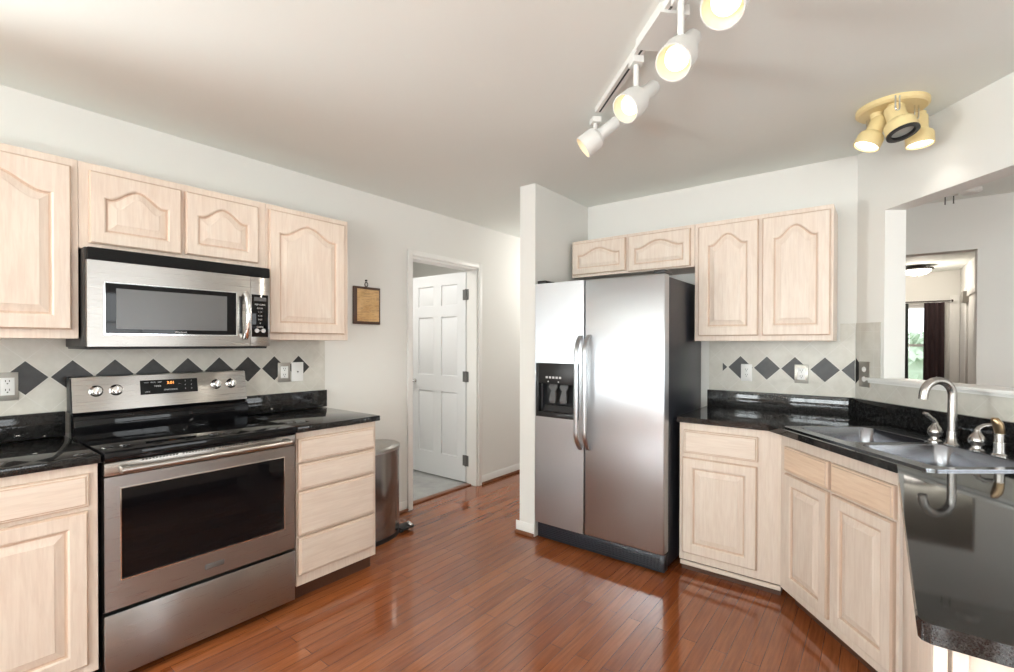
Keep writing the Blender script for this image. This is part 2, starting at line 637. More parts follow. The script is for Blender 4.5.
# door casing, jamb, open six panel door
mb = MB()
cw = .045
mb.box(DX0 - cw, DX0, -.018, -.0005, 0, DZ + cw, .004).box(DX1, DX1 + cw, -.018, -.0005, 0, DZ + cw, .004).box(DX0, DX1, -.018, -.0005, DZ, DZ + cw, .004)
mb.box(DX0, DX0 + .018, 0, .125, 0, DZ).box(DX1 - .018, DX1, 0, .125, 0, DZ).box(DX0 + .018, DX1 - .018, 0, .125, DZ - .018, DZ).box(DX1 + .012, DX1 + .03, .1255, .150, 0, DZ)
struct('trim_1', mb, TRIMW, LEFT)
struct('trim_2', MB().box(DX0 + .02, DX1 - .02, .06, .12, .0005, .012, .004), SHOE, LEFT)
DF = Frame((-3.10, 3.345, 0), 0)         # the leaf: x from -0.78 to 0, front at y=0
x0, x1, z0, z1, th = -.785, -.012, .015, 2.02, .035
mb = MB()
mb.box(x0, x0 + .11, 0, th, z0, z1).box(x1 - .11, x1, 0, th, z0, z1)
xm = (x0 + x1) / 2
mb.box(xm - .055, xm + .055, 0, th, z0, z1)
zr = [(z0, .24), (.86, 1.02), (1.60, 1.71), (1.91, z1)]
for a, b in zr:
    mb.box(x0 + .11, xm - .055, 0, th, a, b).box(xm + .055, x1 - .11, 0, th, a, b)
for (a, b) in ((x0 + .11, xm - .055), (xm + .055, x1 - .11)):
    for (c, d) in ((.24, .86), (1.02, 1.60), (1.71, 1.91)):
        L = lambda i, y: [(a + i, y, c + i), (b - i, y, c + i), (b - i, y, d - i), (a + i, y, d - i)]
        mb.loops([L(0, .012), L(.006, .014), L(.030, .004)], cap0=False)
        mb.box(a, b, .02, th - .008, c, d)
door = struct('door_1', mb, DOORW, DF)
kb = MB().lathe([(.024, 0), (.024, -.006), (.011, -.008), (.010, -.028), (.023, -.036), (.026, -.048), (.019, -.060), (.0, -.062)], (x0 + .06, 0, .95), (0, 1, 0))
struct('door_knob', kb, CHROME, parent=door)
for z in (.22, 1.02, 1.80):
    h = MB().box(-.046, -.006, -.003, -.0003, z - .05, z + .05).box(-.004, .030, -.006, -.0025, z - .05, z + .05).cyl((-.003, -.008, z - .052), (-.003, -.008, z + .052), .009)
    struct('hinge', h, HINGE, parent=door)

# baseboards with a stained shoe moulding
def baseboard(name, fr, x0, x1, y=0):
    o = struct(name, MB().box(x0, x1, y - .007, y - .0005, .0, .085, .003), TRIMW, fr)
    struct('shoe_moulding', MB().box(x0, x1, y - .026, y - .0075, .0, .024, .006), SHOE, parent=o)


baseboard('baseboard_left', LEFT, DX1 + cw + .001, 6.0)
baseboard('baseboard_left_near', LEFT, 1.80, DX0 - cw - .001)
baseboard('baseboard_wing_left', Frame((-2.005, 0, 0), -pi / 2), -3.58, -2.737)
baseboard('baseboard_wing_end', Frame((0, 2.7177, 0), 0), -2.034, -1.876)
baseboard('baseboard_dining', Frame((0, 5.0, 0), 0), .575, 2.97)

# ------------------------------------------------------------------ tile backsplashes and pass-through sill
ZD, PER = 1.181, .1568


def diamonds(mb, cs, y0, y1, h=.0745, clip=(-9, 9)):
    for c in cs:
        pts = [(c - h, ZD), (c, ZD - h), (c + h, ZD), (c, ZD + h)]
        lo, hi = clip
        if c - h < lo:
            k = lo - c
            d = h - abs(k)
            pts = [(lo, ZD - d), (c + h, ZD), (lo, ZD + d)] if k > 0 else [(lo, ZD - d), (c, ZD - h), (c + h, ZD), (c, ZD + h), (lo, ZD + d)]
        if c + h > hi:
            k = hi - c
            d = h - abs(k)
            pts = [(hi, ZD + d), (c - h, ZD), (hi, ZD - d)] if k < 0 else [(hi, ZD + d), (c, ZD + h), (c - h, ZD), (c, ZD - h), (hi, ZD - d)]
        mb.prism(pts, y0, y1)
    return mb


o = struct('wall_left_tiles', MB().box(-.6, 1.795, -.004, -.0005, .92, 1.354), tile_mat('beige_tile_left', .354, ZD), LEFT)
struct('diamond_band', diamonds(MB(), [.354 + PER * k for k in range(-5, 9)], -.0055, -.0042), SLATE, parent=o)
o = struct('wall_back_tiles', MB().box(-.93, -.188, -.004, -.0005, .92, 1.354).box(-.188, XC - .003, -.004, -.0005, .92, 1.458), tile_mat('beige_tile_back', -.576, ZD), BACK)
struct('diamond_band', diamonds(MB(), [-.888, -.7315, -.5755, -.4195, -.263, -.1065], -.0055, -.0042, clip=(-.842, XC - .004)), SLATE, parent=o)
o = struct('wall_pass_tiles', MB().box(.004, 1.3, -.004, -.0005, .92, LEDZ - .012), tile_mat('beige_tile_pass', -.02, ZD - .157), PASS)
struct('tile_column', MB().box(.004, .185, -.004, -.0005, LEDZ - .012, 1.458), tile_mat('beige_tile_column', .09, 1.458, True), parent=o)
struct('diamond_band', diamonds(MB(), [.006], -.0055, -.0042, clip=(.006, 9)), SLATE, parent=o)
struct('trim_3', MB().box(.108, SO1, -.030, .135, LEDZ + .001, LEDZ + .018, .004).box(.108, SO1, -.012, -.0045, LEDZ - .012, LEDZ + .001), TRIMW, PASS)

# ------------------------------------------------------------------ cabinets
CABG = 'pickled oak cabinets'


def wall_cabinet(fr, x0, x1, z0, z1, depth, doors, label, arch, w=.055, bevel=.024, rail=0.0):
    t = Thing('wall_cabinet', label, 'cabinet', fr, ((x0 + x1) / 2, 0, z0), CABG)
    yf = -depth + .019
    mb = MB().box(x0, x1, yf, -.001 if fr is not PASS else 0, z0, z1, .0015, 1)
    if rail:
        mb.box(x0 - .0, x1 + .0, yf - .006, yf, z1 - .012, z1 + .004)
    t.part('body', mb, WV)
    for a, b, c, d in doors:
        t.part('door', MB().raised(a, b, c, d, yf - .0005, .019, w, arch, bevel), WV)
    return t


DU = .330
wall_cabinet(LEFT, -.45, .478, 1.3545, 2.103, DU, [(-.43, -.015, 1.392, 2.070), (-.005, .454, 1.392, 2.070)],
             'pale oak wall cabinet left of the microwave, cut off by the picture edge', .065, .06)
wall_cabinet(LEFT, .4795, 1.2545, 1.738, 2.103, DU, [(.511, .851, 1.762, 2.070), (.868, 1.211, 1.766, 2.070)],
             'short two-door oak wall cabinet directly above the microwave', .055, .055)
wall_cabinet(LEFT, 1.256, 1.768, 1.3545, 2.103, DU, [(1.268, 1.737, 1.392, 2.074)],
             'single-door oak wall cabinet right of the microwave, over the white outlet plate', .065, .06)
wall_cabinet(BACK, -1.842, -.942, 1.832, 2.103, .321, [(-1.832, -1.408, 1.850, 2.082), (-1.387, -.966, 1.838, 2.082)],
             'low two-door oak wall cabinet over the refrigerator', .045, .045, bevel=.016)
wall_cabinet(BACK, -.940, -.204, 1.3545, 2.103, .321, [(-.915, -.572, 1.386, 2.076), (-.551, -.217, 1.386, 2.076)],
             'two-door oak wall cabinet right of the refrigerator, over the grey diamond tiles', .065, .06)

ZT = .879


def base_body(t, x0, x1, yf, yb=-.012, z0=.085, kick=.05, kz=None):
    mb = MB().box(x0, x1, yf, yb, z0, ZT, .0015, 1)
    t.part('body', mb, WV)
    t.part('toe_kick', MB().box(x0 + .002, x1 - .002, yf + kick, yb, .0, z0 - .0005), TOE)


YFL = -.617
t = Thing('base_cabinet', 'oak base cabinet left of the range, drawer over door', 'cabinet', LEFT, (.1, 0, 0), CABG)
base_body(t, -.45, .4755, YFL)
t.part('drawer', MB().slab_front(-.02, .448, .722, .845, YFL - .0005), WH)
t.part('door', MB().raised(-.02, .444, .125, .706, YFL - .0005, w=.058), WV)
t.part('drawer', MB().slab_front(-.44, -.04, .722, .845, YFL - .0005), WH)
t.part('door', MB().raised(-.44, -.04, .125, .706, YFL - .0005, w=.058), WV)

t = Thing('base_cabinet', 'narrow oak base cabinet with four drawers, between range and trash can', 'cabinet', LEFT, (1.5, 0, 0), CABG)
base_body(t, 1.2625, 1.751, YFL)
for a, b in ((.724, .846), (.581, .716), (.346, .573), (.142, .336)):
    t.part('drawer', MB().slab_front(1.268, 1.734, a, b, YFL - .0005), WH)

YFB = -.610
t = Thing('base_cabinet', 'oak base cabinet beside the refrigerator, drawer over door', 'cabinet', BACK, (-.66, 0, 0), CABG)
mb = MB().box(-.931, -.4035, YFB, -.012, .07, ZT, .0015, 1)
t.part('body', mb, WV)
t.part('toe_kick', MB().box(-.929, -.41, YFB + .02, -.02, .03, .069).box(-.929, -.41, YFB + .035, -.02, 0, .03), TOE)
t.part('kick_strip', MB().box(-.929, -.405, YFB + .008, YFB + .0195, .036, .060, .002), WH)
t.part('drawer', MB().slab_front(-.904, -.513, .702, .836, YFB - .0005), WH)
t.part('door', MB().raised(-.910, -.517, .118, .676, YFB - .0005, w=.06), WV)

S0 = .2941
SY = -.610
t = Thing('base_cabinet', 'angled oak corner sink cabinet with two doors under the sink', 'cabinet', PASS, (S0 + .37, -.3, 0), CABG)
t.part('body', MB().box(S0 + .002, S0 + .752, SY, SY + .02, .065, ZT, .0015, 1), WV)
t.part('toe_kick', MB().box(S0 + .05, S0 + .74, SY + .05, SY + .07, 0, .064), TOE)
for a, b in ((.053, .384), (.402, .742)):
    t.part('drawer', MB().slab_front(S0 + a, S0 + b, .690, .815, SY - .0005), WT, label='false drawer front')
    t.part('door', MB().raised(S0 + a + .004, S0 + b - .004, .110, .678, SY - .0005, w=.055), WV)

PX = .068
t = Thing('base_cabinet', 'oak peninsula cabinet in the near right corner under the black counter', 'cabinet', WORLD, (.4, 1.5, 0), CABG)
mb = MB().box(PX + .018, .70, 1.012, 1.60, .085, ZT, .0015, 1)
mb.box(PX, PX + .018, 1.0, 1.02, .085, ZT, .002)
mb.box(PX, PX + .018, 1.66, 2.17, .085, ZT, .002).box(PX + .018, .30, 1.60, 2.10, .085, .70)
t.part('body', mb, WV)
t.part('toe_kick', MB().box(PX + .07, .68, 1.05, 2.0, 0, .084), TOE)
t.part('door', MB().box(PX, PX + .018, 1.028, 1.34, .12, .86, .003), WV)
t.part('door', MB().box(PX, PX + .018, 1.345, 1.655, .12, .86, .003), WV)
t.part('end_panel', MB().box(.090, .70, 1.0, 1.011, .085, ZT).box(.090, .109, .992, 1.0, .085, ZT, .002), WV)

# ------------------------------------------------------------------ worktops
ZT0, ZT1, ZSP = .880, .911, 1.023
t = Thing('worktop', 'black granite worktop left of the range with its upstand', 'worktop', LEFT, (.1, 0, ZT0))
t.part('slab', MB().box(-.6, .482, -.640, -.0050, ZT0, ZT1, .004), GRAN)
t.part('upstand', MB().box(-.6, .480, -.031, -.0050, ZT1 + .0005, ZSP, .002), GRAN)
t = Thing('worktop', 'short black granite worktop over the four-drawer cabinet right of the range', 'worktop', LEFT, (1.5, 0, ZT0))
t.part('slab', MB().box(1.256, 1.765, -.645, -.0050, ZT0, ZT1, .004), GRAN)
t.part('upstand', MB().box(1.256, 1.795, -.031, -.0050, ZT1 + .0005, ZSP, .002), GRAN)

D = Vector((sin(AN), -cos(AN)))
N = Vector((cos(AN), sin(AN)))
P0 = Vector((XC, YB))
def pw(s, off):
    q = P0 + D * s + N * off
    return (q.x, q.y)


def rrect(x0, x1, y0, y1, r, n=5):
    P = []
    for cx, cy, a0 in ((x1 - r, y1 - r, 0), (x0 + r, y1 - r, pi / 2), (x0 + r, y0 + r, pi), (x1 - r, y0 + r, 3 * pi / 2)):
        for i in range(n + 1):
            a = a0 + pi / 2 * i / n
            P.append((cx + r * cos(a), cy + r * sin(a)))
    return P


def plate(outer, holes, z0, z1, mb):
    """flat plate with holes: outer and holes are lists of (x,y)"""
    bm = mb.bm
    top = []
    for L in [outer] + holes:
        vs = [bm.verts.new((x, y, z1)) for x, y in L]
        for i in range(len(vs)):
            top.append(bm.edges.new((vs[i], vs[(i + 1) % len(vs)])))
    r = bmesh.ops.triangle_fill(bm, use_beauty=True, use_dissolve=False, edges=top)
    fs = [g for g in r['geom'] if isinstance(g, bmesh.types.BMFace)]
    if z0 is not None:
        ex = bmesh.ops.extrude_face_region(bm, geom=fs)
        vs = [g for g in ex['geom'] if isinstance(g, bmesh.types.BMVert)]
        for v in vs:
            v.co.z = z0
    return mb


OH = -.062
SF = SY + OH
fy = YB + YFB - .034
# front edge of the back run meets the angled edge
sx = ((YB + N.y * SF) - fy) / -D.y
xa = P0.x + D.x * sx + N.x * SF
PE = .049
sb = (PE - P0.x - N.x * SF) / D.x
yb_ = P0.y + D.y * sb + N.y * SF
e0 = pw(1.325, -.0050)
outer = [(-.938, YB - .0050), (-.938, fy), (xa, fy), (PE, yb_), (PE, .985), (PE + .004, .974), (PE + .016, .968), (.715, .968), e0, pw(.006, -.0050)]
SK = (S0 + .055, S0 + .905, SY - .028, SY + .505)   # sink outline in PASS coordinates
hole = [pw(a, b) for a, b in ((SK[0] + .015, SK[2] + .015), (SK[1] - .015, SK[2] + .015), (SK[1] - .015, SK[3] - .015), (SK[0] + .015, SK[3] - .015))]
t = Thing('worktop', 'black granite worktop running from the refrigerator round the sink to the peninsula', 'worktop', WORLD, (0, 2.6, ZT0))
t.part('slab', plate(outer, [hole], ZT0, ZT1, MB()), GRAN)
p1, p2, p3, p4 = (-.934, YB - .0050), (-.934, YB - .031), (pw(.0, -.031)[0] - .008, YB - .031), (XC - .003, YB - .0050)
q = MB().prism([p1, p2, p3, p4], ZT1 + .0005, ZSP, 'z', .0015)
t.part('upstand', q, GRAN)
# angled upstand along the pass-through wall
q = MB().prism([pw(.006, -.0050), pw(.006 + .012, -.031), pw(1.30, -.031), pw(1.30, -.0050)], ZT1 + .0005, ZSP, 'z', .0015)
t.part('upstand', q, GRAN)

# ------------------------------------------------------------------ sink and taps (PASS frame)
ZR = ZT1 + .0065
t = Thing('kitchen_sink', 'double-bowl stainless steel sink set in the black corner worktop', 'sink', PASS, (S0 + .48, SY + .2, ZT1))
mid = (SK[0] + SK[1]) / 2
bl = [(SK[0] + .035, mid - .018, SK[2] + .056, SK[3] - .115), (mid + .018, SK[1] - .035, SK[2] + .056, SK[3] - .115)]
mb = plate(rrect(SK[0], SK[1], SK[2], SK[3], .03), [rrect(*b, .05) for b in bl], ZT1 + .0006, ZR, MB())
bmesh.ops.recalc_face_normals(mb.bm, faces=mb.bm.faces)
t.part('rim', mb, SINKS)
for b in bl:
    L = []
    for ins, z in ((.0003, ZR - .0005), (.003, ZR - .006), (.010, ZR - .10), (.018, ZR - .165), (.045, ZR - .185)):
        L.append([(x, y, z) for x, y in rrect(b[0] + ins, b[1] - ins, b[2] + ins, b[3] - ins, .05)])
    bo = t.part('bowl', MB().loops(L, cap0=False), SINKS)
    cx, cy = (b[0] + b[1]) / 2, (b[2] + b[3]) / 2
    t.part('drain', MB().lathe([(.0, .002), (.03, .002), (.042, .004), (.045, .0)], (cx, cy, ZR - .184)), CHROME, bo)

FS, FO = S0 + .525, SY + .405
t = Thing('gooseneck_tap', 'tall brushed nickel gooseneck tap behind the sink bowls', 'tap', PASS, (FS, FO, ZR))
mb = MB().lathe([(.027, 0), (.027, .006), (.022, .012), (.018, .04), (.016, .06), (.0, .06)], (FS, FO, ZR), cap0=True)
t.part('base', mb, NICKEL)
pts, rad = [(FS, FO, ZR + .055)], [.0155]
for i in range(5):
    pts.append((FS, FO, ZR + .055 + .155 * (i + 1) / 5))
    rad.append(.0155)
R_ = .058
for i in range(1, 15):
    a = pi * i / 14 * .94
    pts.append((FS - .004 * i / 14, FO - R_ + R_ * cos(a), ZR + .21 + R_ * sin(a)))
    rad.append(.0155 + .0015 * i / 14)
pts.append((pts[-1][0], pts[-1][1] - .004, pts[-1][2] - .030))
rad.append(.0165)
t.part('spout', MB().tube(pts, rad, 16), NICKEL)


def tap_handle(ds, lever, label):
    s_ = S0 + ds
    t = Thing('tap_handle', label, 'tap handle', PASS, (s_, FO, ZR))
    mb = MB().lathe([(.0245, 0), (.0245, .006), (.018, .012), (.017, .022), (.026, .032), (.028, .045), (.022, .060), (.012, .074), (.010, .085), (.0, .090)], (s_, FO, ZR), cap0=True)
    t.part('base', mb, NICKEL)
    t.part('lever', MB().tube([(s_, FO, ZR + .075)] + [(s_ + a, FO + b, ZR + c) for a, b, c in lever], [.010, .009, .0085, .009, .006], 12), NICKEL)


tap_handle(.448, [(.0, -.006, .092), (-.004, -.020, .104), (-.006, -.034, .118), (-.008, -.045, .122)], 'nickel tap handle left of the gooseneck tap, lever tilted up')
tap_handle(.630, [(.0, .006, .090), (.004, .022, .100), (.008, .045, .102), (.010, .062, .100)], 'nickel tap handle right of the gooseneck tap, lever pointing at the sprayer')
s_ = S0 + .715
t = Thing('side_sprayer', 'bronze-topped side sprayer at the right end of the sink deck', 'sprayer', PASS, (s_, FO, ZR))
t.part('holder', MB().lathe([(.024, 0), (.024, .006), (.018, .012), (.017, .05), (.0155, .052), (.0155, .085), (.0, .086)], (s_, FO, ZR), cap0=True), NICKEL)
t.part('spray_head', MB().tube([(s_, FO, ZR + .080), (s_, FO - .002, ZR + .100), (s_, FO - .008, ZR + .120), (s_, FO - .020, ZR + .136), (s_, FO - .028, ZR + .140)], [.014, .016, .017, .013, .006], 14), BRONZE)

# ------------------------------------------------------------------ range
RX0, RX1 = .4885, 1.2475
t = Thing('range', 'freestanding stainless steel electric range with black glass cooktop', 'range', LEFT, ((RX0 + RX1) / 2, 0, 0))
FD = -.637          # door face
t.part('body', MB().box(RX0 + .004, RX1 - .004, FD + .045, -.055, .03, .875), BLACKM)
for x in (RX0 + .05, RX1 - .05):
    for y in (FD + .10, -.12):
        t.part('foot', MB().cyl((x, y, 0), (x, y, .0295), .018), BLACKP)
t.part('drawer', MB().box(RX0 + .001, RX1 - .001, FD, FD + .044, .035, .284, .004), STEELD)
dz0, dz1 = .300, .818
wx0, wx1, wz0, wz1 = RX0 + .050, RX1 - .055, .408, .772
mb = MB().box(RX0 + .002, wx0, FD, FD + .044, dz0, dz1).box(wx1, RX1 - .002, FD, FD + .044, dz0, dz1)
mb.box(wx0, wx1, FD, FD + .044, dz0, wz0).box(wx0, wx1, FD, FD + .044, wz1, dz1)
dr = t.part('oven_door', mb, STEELD, smooth=0)
t.part('window', MB().box(wx0 + .004, wx1 - .004, FD + .004, FD + .03, wz0 + .004, wz1 - .004), BLACKG, dr)
mb = MB()
for a, b, c, d in ((wx0, wx1, wz0, wz0 + .004), (wx0, wx1, wz1 - .004, wz1), (wx0, wx0 + .004, wz0 + .004, wz1 - .004), (wx1 - .004, wx1, wz0 + .004, wz1 - .004)):
    mb.box(a, b, FD - .003, FD + .02, c, d)
t.part('window_trim', mb, CHROME, dr)
t.part('badge', MB().box(.835, .912, FD - .0025, FD - .0005, .337, .360, .0008), HINGE, dr)
hb = MB().tube([(RX0 + .045, FD - .048, .848), (RX0 + .2, FD - .050, .848), (RX1 - .2, FD - .050, .848), (RX1 - .045, FD - .048, .848)], .012, 14)
hb.box(RX0 + .045, RX0 + .075, FD - .045, FD, .832, .862, .004).box(RX1 - .075, RX1 - .045, FD - .045, FD, .832, .862, .004)
t.part('handle', hb, STEEL, dr)
mb = MB().box(RX0 + .002, RX1 - .002, FD - .004, FD + .044, .822, .874, .004)
st = t.part('top_strip', mb, STEEL)
vs = MB()
for k in range(46):
    x = RX0 + .12 + k * .0118
    if k % 12 in (11,):
        continue
    vs.box(x, x + .007, FD - .0052, FD - .0035, .866, .8725)
t.part('vent_slots', vs, BLACKP, st)
mb = MB().box(RX0, RX1, FD - .012, -.12, .876, .916, .006)
t.part('cooktop', mb, BLACKG)
t.part('rear_riser', MB().prism([(-.119, .880), (-.119, 1.0), (-.095, 1.018), (-.03, 1.018), (-.03, .880)], RX0 + .004, RX1 - .004, 'x', .003).box(RX0 + .004, RX1 - .004, -.128, -.119, .925, .985, .003), BLACKG)
# slanted control panel
mb = MB().prism([(-.108, 1.0185), (-.080, 1.176), (-.060, 1.180), (-.035, 1.17), (-.035, 1.0185)], RX0 + .003, RX1 - .002, 'x', .004)
pan = t.part('control_panel', mb, STEEL)
t.part('end_cap', MB().prism([(-.112, 1.0185), (-.084, 1.176), (-.060, 1.182), (-.033, 1.172), (-.033, 1.0185)], RX0 - .004, RX0 + .0028, 'x', .001), BLACKP, pan)
TA = atan2(.028, .1575)


def onpan(x, z, d=0.0):
    k = (z - 1.0185) / .1575
    return (x, -.108 + .028 * k - d * cos(TA), z + d * sin(TA))


mb = MB()
a, b = onpan(0, 1.080), onpan(0, 1.150)
mb.prism([(a[1] + .004, a[2]), (b[1] + .004, b[2]), (b[1] - .0025, b[2]), (a[1] - .0025, a[2])], .746, .997, 'x')
dsp = t.part('display', mb, BLACKG, pan)
t.text('clock_digits', '3:01', .020, onpan(.875, 1.132, .0032), AMBER, dsp, rot=(pi / 2 - TA, 0, 0))
for (xx, zz, ss, tx) in ((.772, 1.138, .008, 'BAKE'), (.800, 1.138, .008, 'BROIL'), (.828, 1.138, .008, 'KEEP'), (.818, 1.118, .011, 'TIMER'), (.775, 1.092, .008, 'LOCK'),
                     (.858, 1.098, .009, 'START'), (.888, 1.098, .009, 'CANCEL'), (.915, 1.125, .009, '+ -'), (.940, 1.138, .009, '3'), (.940, 1.118, .009, '6'), (.940, 1.098, .009, '9'),
                     (.968, 1.138, .009, '1'), (.968, 1.118, .009, '4'), (.968, 1.098, .009, '0')):
    t.text('display_print', tx, ss, onpan(xx, zz, .0030), INK, dsp, rot=(pi / 2 - TA, 0, 0))
for x in (.577, .651, 1.088, 1.165):
    ax = (0, -cos(TA), sin(TA))
    k = MB().lathe([(.0265, 0), (.0265, .004), (.022, .007), (.020, .024), (.017, .027), (.0, .028)], onpan(x, 1.111, .0005), ax, 24, cap0=True)
    p = onpan(x, 1.111, .0275)
    k.box(x - .004, x + .004, p[1] - .007, p[1] + .004, p[2] - .019, p[2] + .019, .002)
    t.part('knob', k, CHROME, pan)

# ------------------------------------------------------------------ microwave
MX0, MX1, MF = .488, 1.2345, -.402
t = Thing('microwave', 'stainless over-the-range microwave between the oak wall cabinets', 'microwave', LEFT, ((MX0 + MX1) / 2, 0, 1.32))
t.part('body', MB().box(MX0 - .002, MX1, MF + .030, -.012, 1.318, 1.7355, .002), VENT)
t.part('bottom_plate', MB().box(MX0 + .004, MX1 - .012, MF + .010, -.02, 1.309, 1.3175, .002), BLACKP)
vt = MB().box(MX0, MX1, MF - .004, MF + .029, 1.682, 1.734, .006)
for k in range(5):
    vt.box(MX0 + .012, MX1 - .012, MF - .0055, MF - .0035, 1.690 + k * .008, 1.694 + k * .008)
t.part('vent_grille', vt, VENTB)
gx0, gx1, gz0, gz1 = .541, 1.069, 1.372, 1.595
DXE = 1.134
mb = MB().box(MX0, gx0, MF, MF + .028, 1.321, 1.681).box(gx1, DXE, MF, MF + .028, 1.321, 1.681).box(gx0, gx1, MF, MF + .028, 1.321, gz0).box(gx0, gx1, MF, MF + .028, gz1, 1.681)
dr = t.part('door', mb, STEEL, smooth=0)
mb = MB()
for a, b, c, d in ((gx0, gx1, gz0, gz0 + .005), (gx0, gx1, gz1 - .005, gz1), (gx0, gx0 + .005, gz0 + .005, gz1 - .005), (gx1 - .005, gx1, gz0 + .005, gz1 - .005)):
    mb.box(a, b, MF - .003, MF + .02, c, d)
t.part('window_trim', mb, CHROME, dr)
t.part('glass_frame', MB().box(gx0 + .005, gx1 - .005, MF + .001, MF + .02, gz0 + .005, gz1 - .005), BLACKG, dr)
t.part('window', MB().box(.583, 1.022, MF - .0005, MF + .0008, 1.397, 1.569), GREYG, dr)
hd = []
for i in range(13):
    u = i / 12
    hd.append((1.106, MF - .012 - .034 * sin(pi * u) ** .7, 1.362 + .232 * u))
hb = MB().tube(hd, [.013] * 13, 12)
t.part('handle', hb, CHROME, dr)
t.part('handle_recess', MB().box(1.080, 1.094, MF - .0015, MF + .0005, 1.385, 1.575, .0005), BLACKP, dr)
t.text('brand_lettering', 'Whirlpool', .0115, (.822, MF + .0002, 1.3865), INK, dr)
cp = t.part('control_panel', MB().box(DXE + .0015, MX1, MF, MF + .028, 1.321, 1.681, .002), STEEL)
kp = t.part('keypad', MB().box(DXE + .006, MX1 - .010, MF - .0015, MF + .001, 1.369, 1.590, .0005), BLACKG, cp)
t.part('display', MB().box(DXE + .018, MX1 - .020, MF - .0022, MF - .0016, 1.557, 1.577), GREYG, kp)
rows = ['POP CORN', 'COOK', '1 2 3', '4 5 6', '7 8 9', '0', 'CLOCK', 'STOP GO']
for i, r in enumerate(rows):
    t.text('keypad_print', r, .0105, ((DXE + MX1) / 2 - .002, MF - .0018, 1.538 - i * .0195), INK, kp)
t.part('button', MB().cyl((DXE + .032, MF - .0016, 1.402), (DXE + .032, MF - .0035, 1.402), .011).cyl((MX1 - .035, MF - .0016, 1.402), (MX1 - .035, MF - .0035, 1.402), .011), INK, kp)

# ------------------------------------------------------------------ refrigerator
FX0, FX1, FXM = -1.862, -.968, -1.484
FYF = -.763          # door front in BACK frame (world 2.70)
t = Thing('refrigerator', 'side-by-side stainless refrigerator with black sides and ice dispenser', 'refrigerator', BACK, ((FX0 + FX1) / 2, -.35, 0))
t.part('body', MB().box(FX0 + .006, FX1 - .004, FYF + .085, -.045, .03, 1.728, .004), BLACKM)
for x in (FX0 + .08, FX1 - .08):
    for y in (FYF + .14, -.15):
        t.part('foot', MB().cyl((x, y, 0), (x, y, .0295), .02), BLACKP)
mb = MB().box(FX0 + .008, FX1 - .006, FYF + .022, FYF + .084, .012, .112, .004)
for k in range(6):
    mb.box(FX0 + .03, FX1 - .03, FYF + .017, FYF + .023, .026 + k * .012, .032 + k * .012)
t.part('kick_grille', mb, BLACKM)
zz0, zz1 = .119, 1.742
dx0, dx1, dz0, dz1 = -1.853, -1.522, .843, 1.206
mb = MB()
mb.box(FX0, FXM - .003, FYF, FYF + .078, zz0, dz0).box(FX0, FXM - .003, FYF, FYF + .078, dz1, zz1)
mb.box(FX0, dx0, FYF, FYF + .078, dz0, dz1).box(dx1, FXM - .003, FYF, FYF + .078, dz0, dz1)
ld = t.part('door', mb, STEELV, smooth=0, label='narrow freezer door with the dispenser')
rd = t.part('door', MB().box(FXM + .003, FX1, FYF, FYF + .078, zz0, zz1, .010, 3), STEELV, label='wide right door')
# dispenser
mb = MB()
fr_ = .022
mb.box(dx0, dx0 + fr_, FYF - .006, FYF + .03, dz0, dz1, .003).box(dx1 - fr_, dx1, FYF - .006, FYF + .03, dz0, dz1, .003)
mb.box(dx0 + fr_, dx1 - fr_, FYF - .006, FYF + .03, dz0, dz0 + .035, .003).box(dx0 + fr_, dx1 - fr_, FYF - .006, FYF + .03, 1.068, dz1, .003)
mb.box(dx0 + fr_, dx1 - fr_, FYF + .072, FYF + .077, dz0 + .03, 1.07)
dp = t.part('dispenser', mb, BLACKP, ld)
pr_ = MB()
for k in range(5):
    pr_.box(-1.772 + k * .026, -1.755 + k * .026, FYF - .0068, FYF - .0055, 1.104, 1.118)
for xx in (-1.752, -1.672):
    pr_.cyl((xx, FYF - .0068, 1.083), (xx, FYF - .0055, 1.083), .005)
t.part('dispenser_print', pr_, INK, ld)
for xx in (-1.732, -1.648):
    L = []
    for z, hw, y in ((1.062, .030, .03), (1.045, .034, .022), (1.020, .016, .026), (.985, .022, .018), (.955, .026, .012), (.938, .018, .016)):
        L.append([(xx - hw, FYF + y, z), (xx + hw, FYF + y, z), (xx + hw, FYF + y + .012, z), (xx - hw, FYF + y + .012, z)])
    t.part('dispenser_paddle', MB().loops(L), GREYG, ld)
mb = MB().prism([(-1.80, .882), (-1.545, .882), (-1.545, .925), (-1.785, .925)], FYF + .004, FYF + .07)
t.part('drip_tray', mb, BLACKP, ld)
for xx, dz_, par in ((-1.508, 0, ld), (-1.449, .004, rd)):
    pts = []
    for i in range(25):
        u = i / 24
        y = FYF - .058 * min(1, (sin(pi * u) * 2.6)) ** .6 - .004
        pts.append((xx, y, .660 + dz_ + .728 * u))
    h = MB()
    L = []
    for i, p in enumerate(pts):
        L.append([(p[0] + .015 * cos(a) , p[1] + .011 * sin(a), p[2]) for a in [2 * pi * k / 14 for k in range(14)]])
    h.loops(L)
    t.part('handle', h, STEELV, par)
for x0_, x1_ in ((FX0 + .005, FX0 + .075), (FX1 - .075, FX1 - .005)):
    t.part('hinge_cover', MB().box(x0_, x1_, FYF + .015, FYF + .14, 1.743, 1.765, .006), BLACKP)

# ------------------------------------------------------------------ trash can
CXC, CYB = -2.785, 1.825
def dshape(hw, d, n=22):
    P = [(CXC + hw, CYB), (CXC + hw, CYB + d * .35)]
    for i in range(1, n):
        a = pi * i / n
        P.append((CXC + hw * cos(a), CYB + d * .35 + d * .65 * sin(a)))
    P += [(CXC - hw, CYB + d * .35), (CXC - hw, CYB)]
    return P


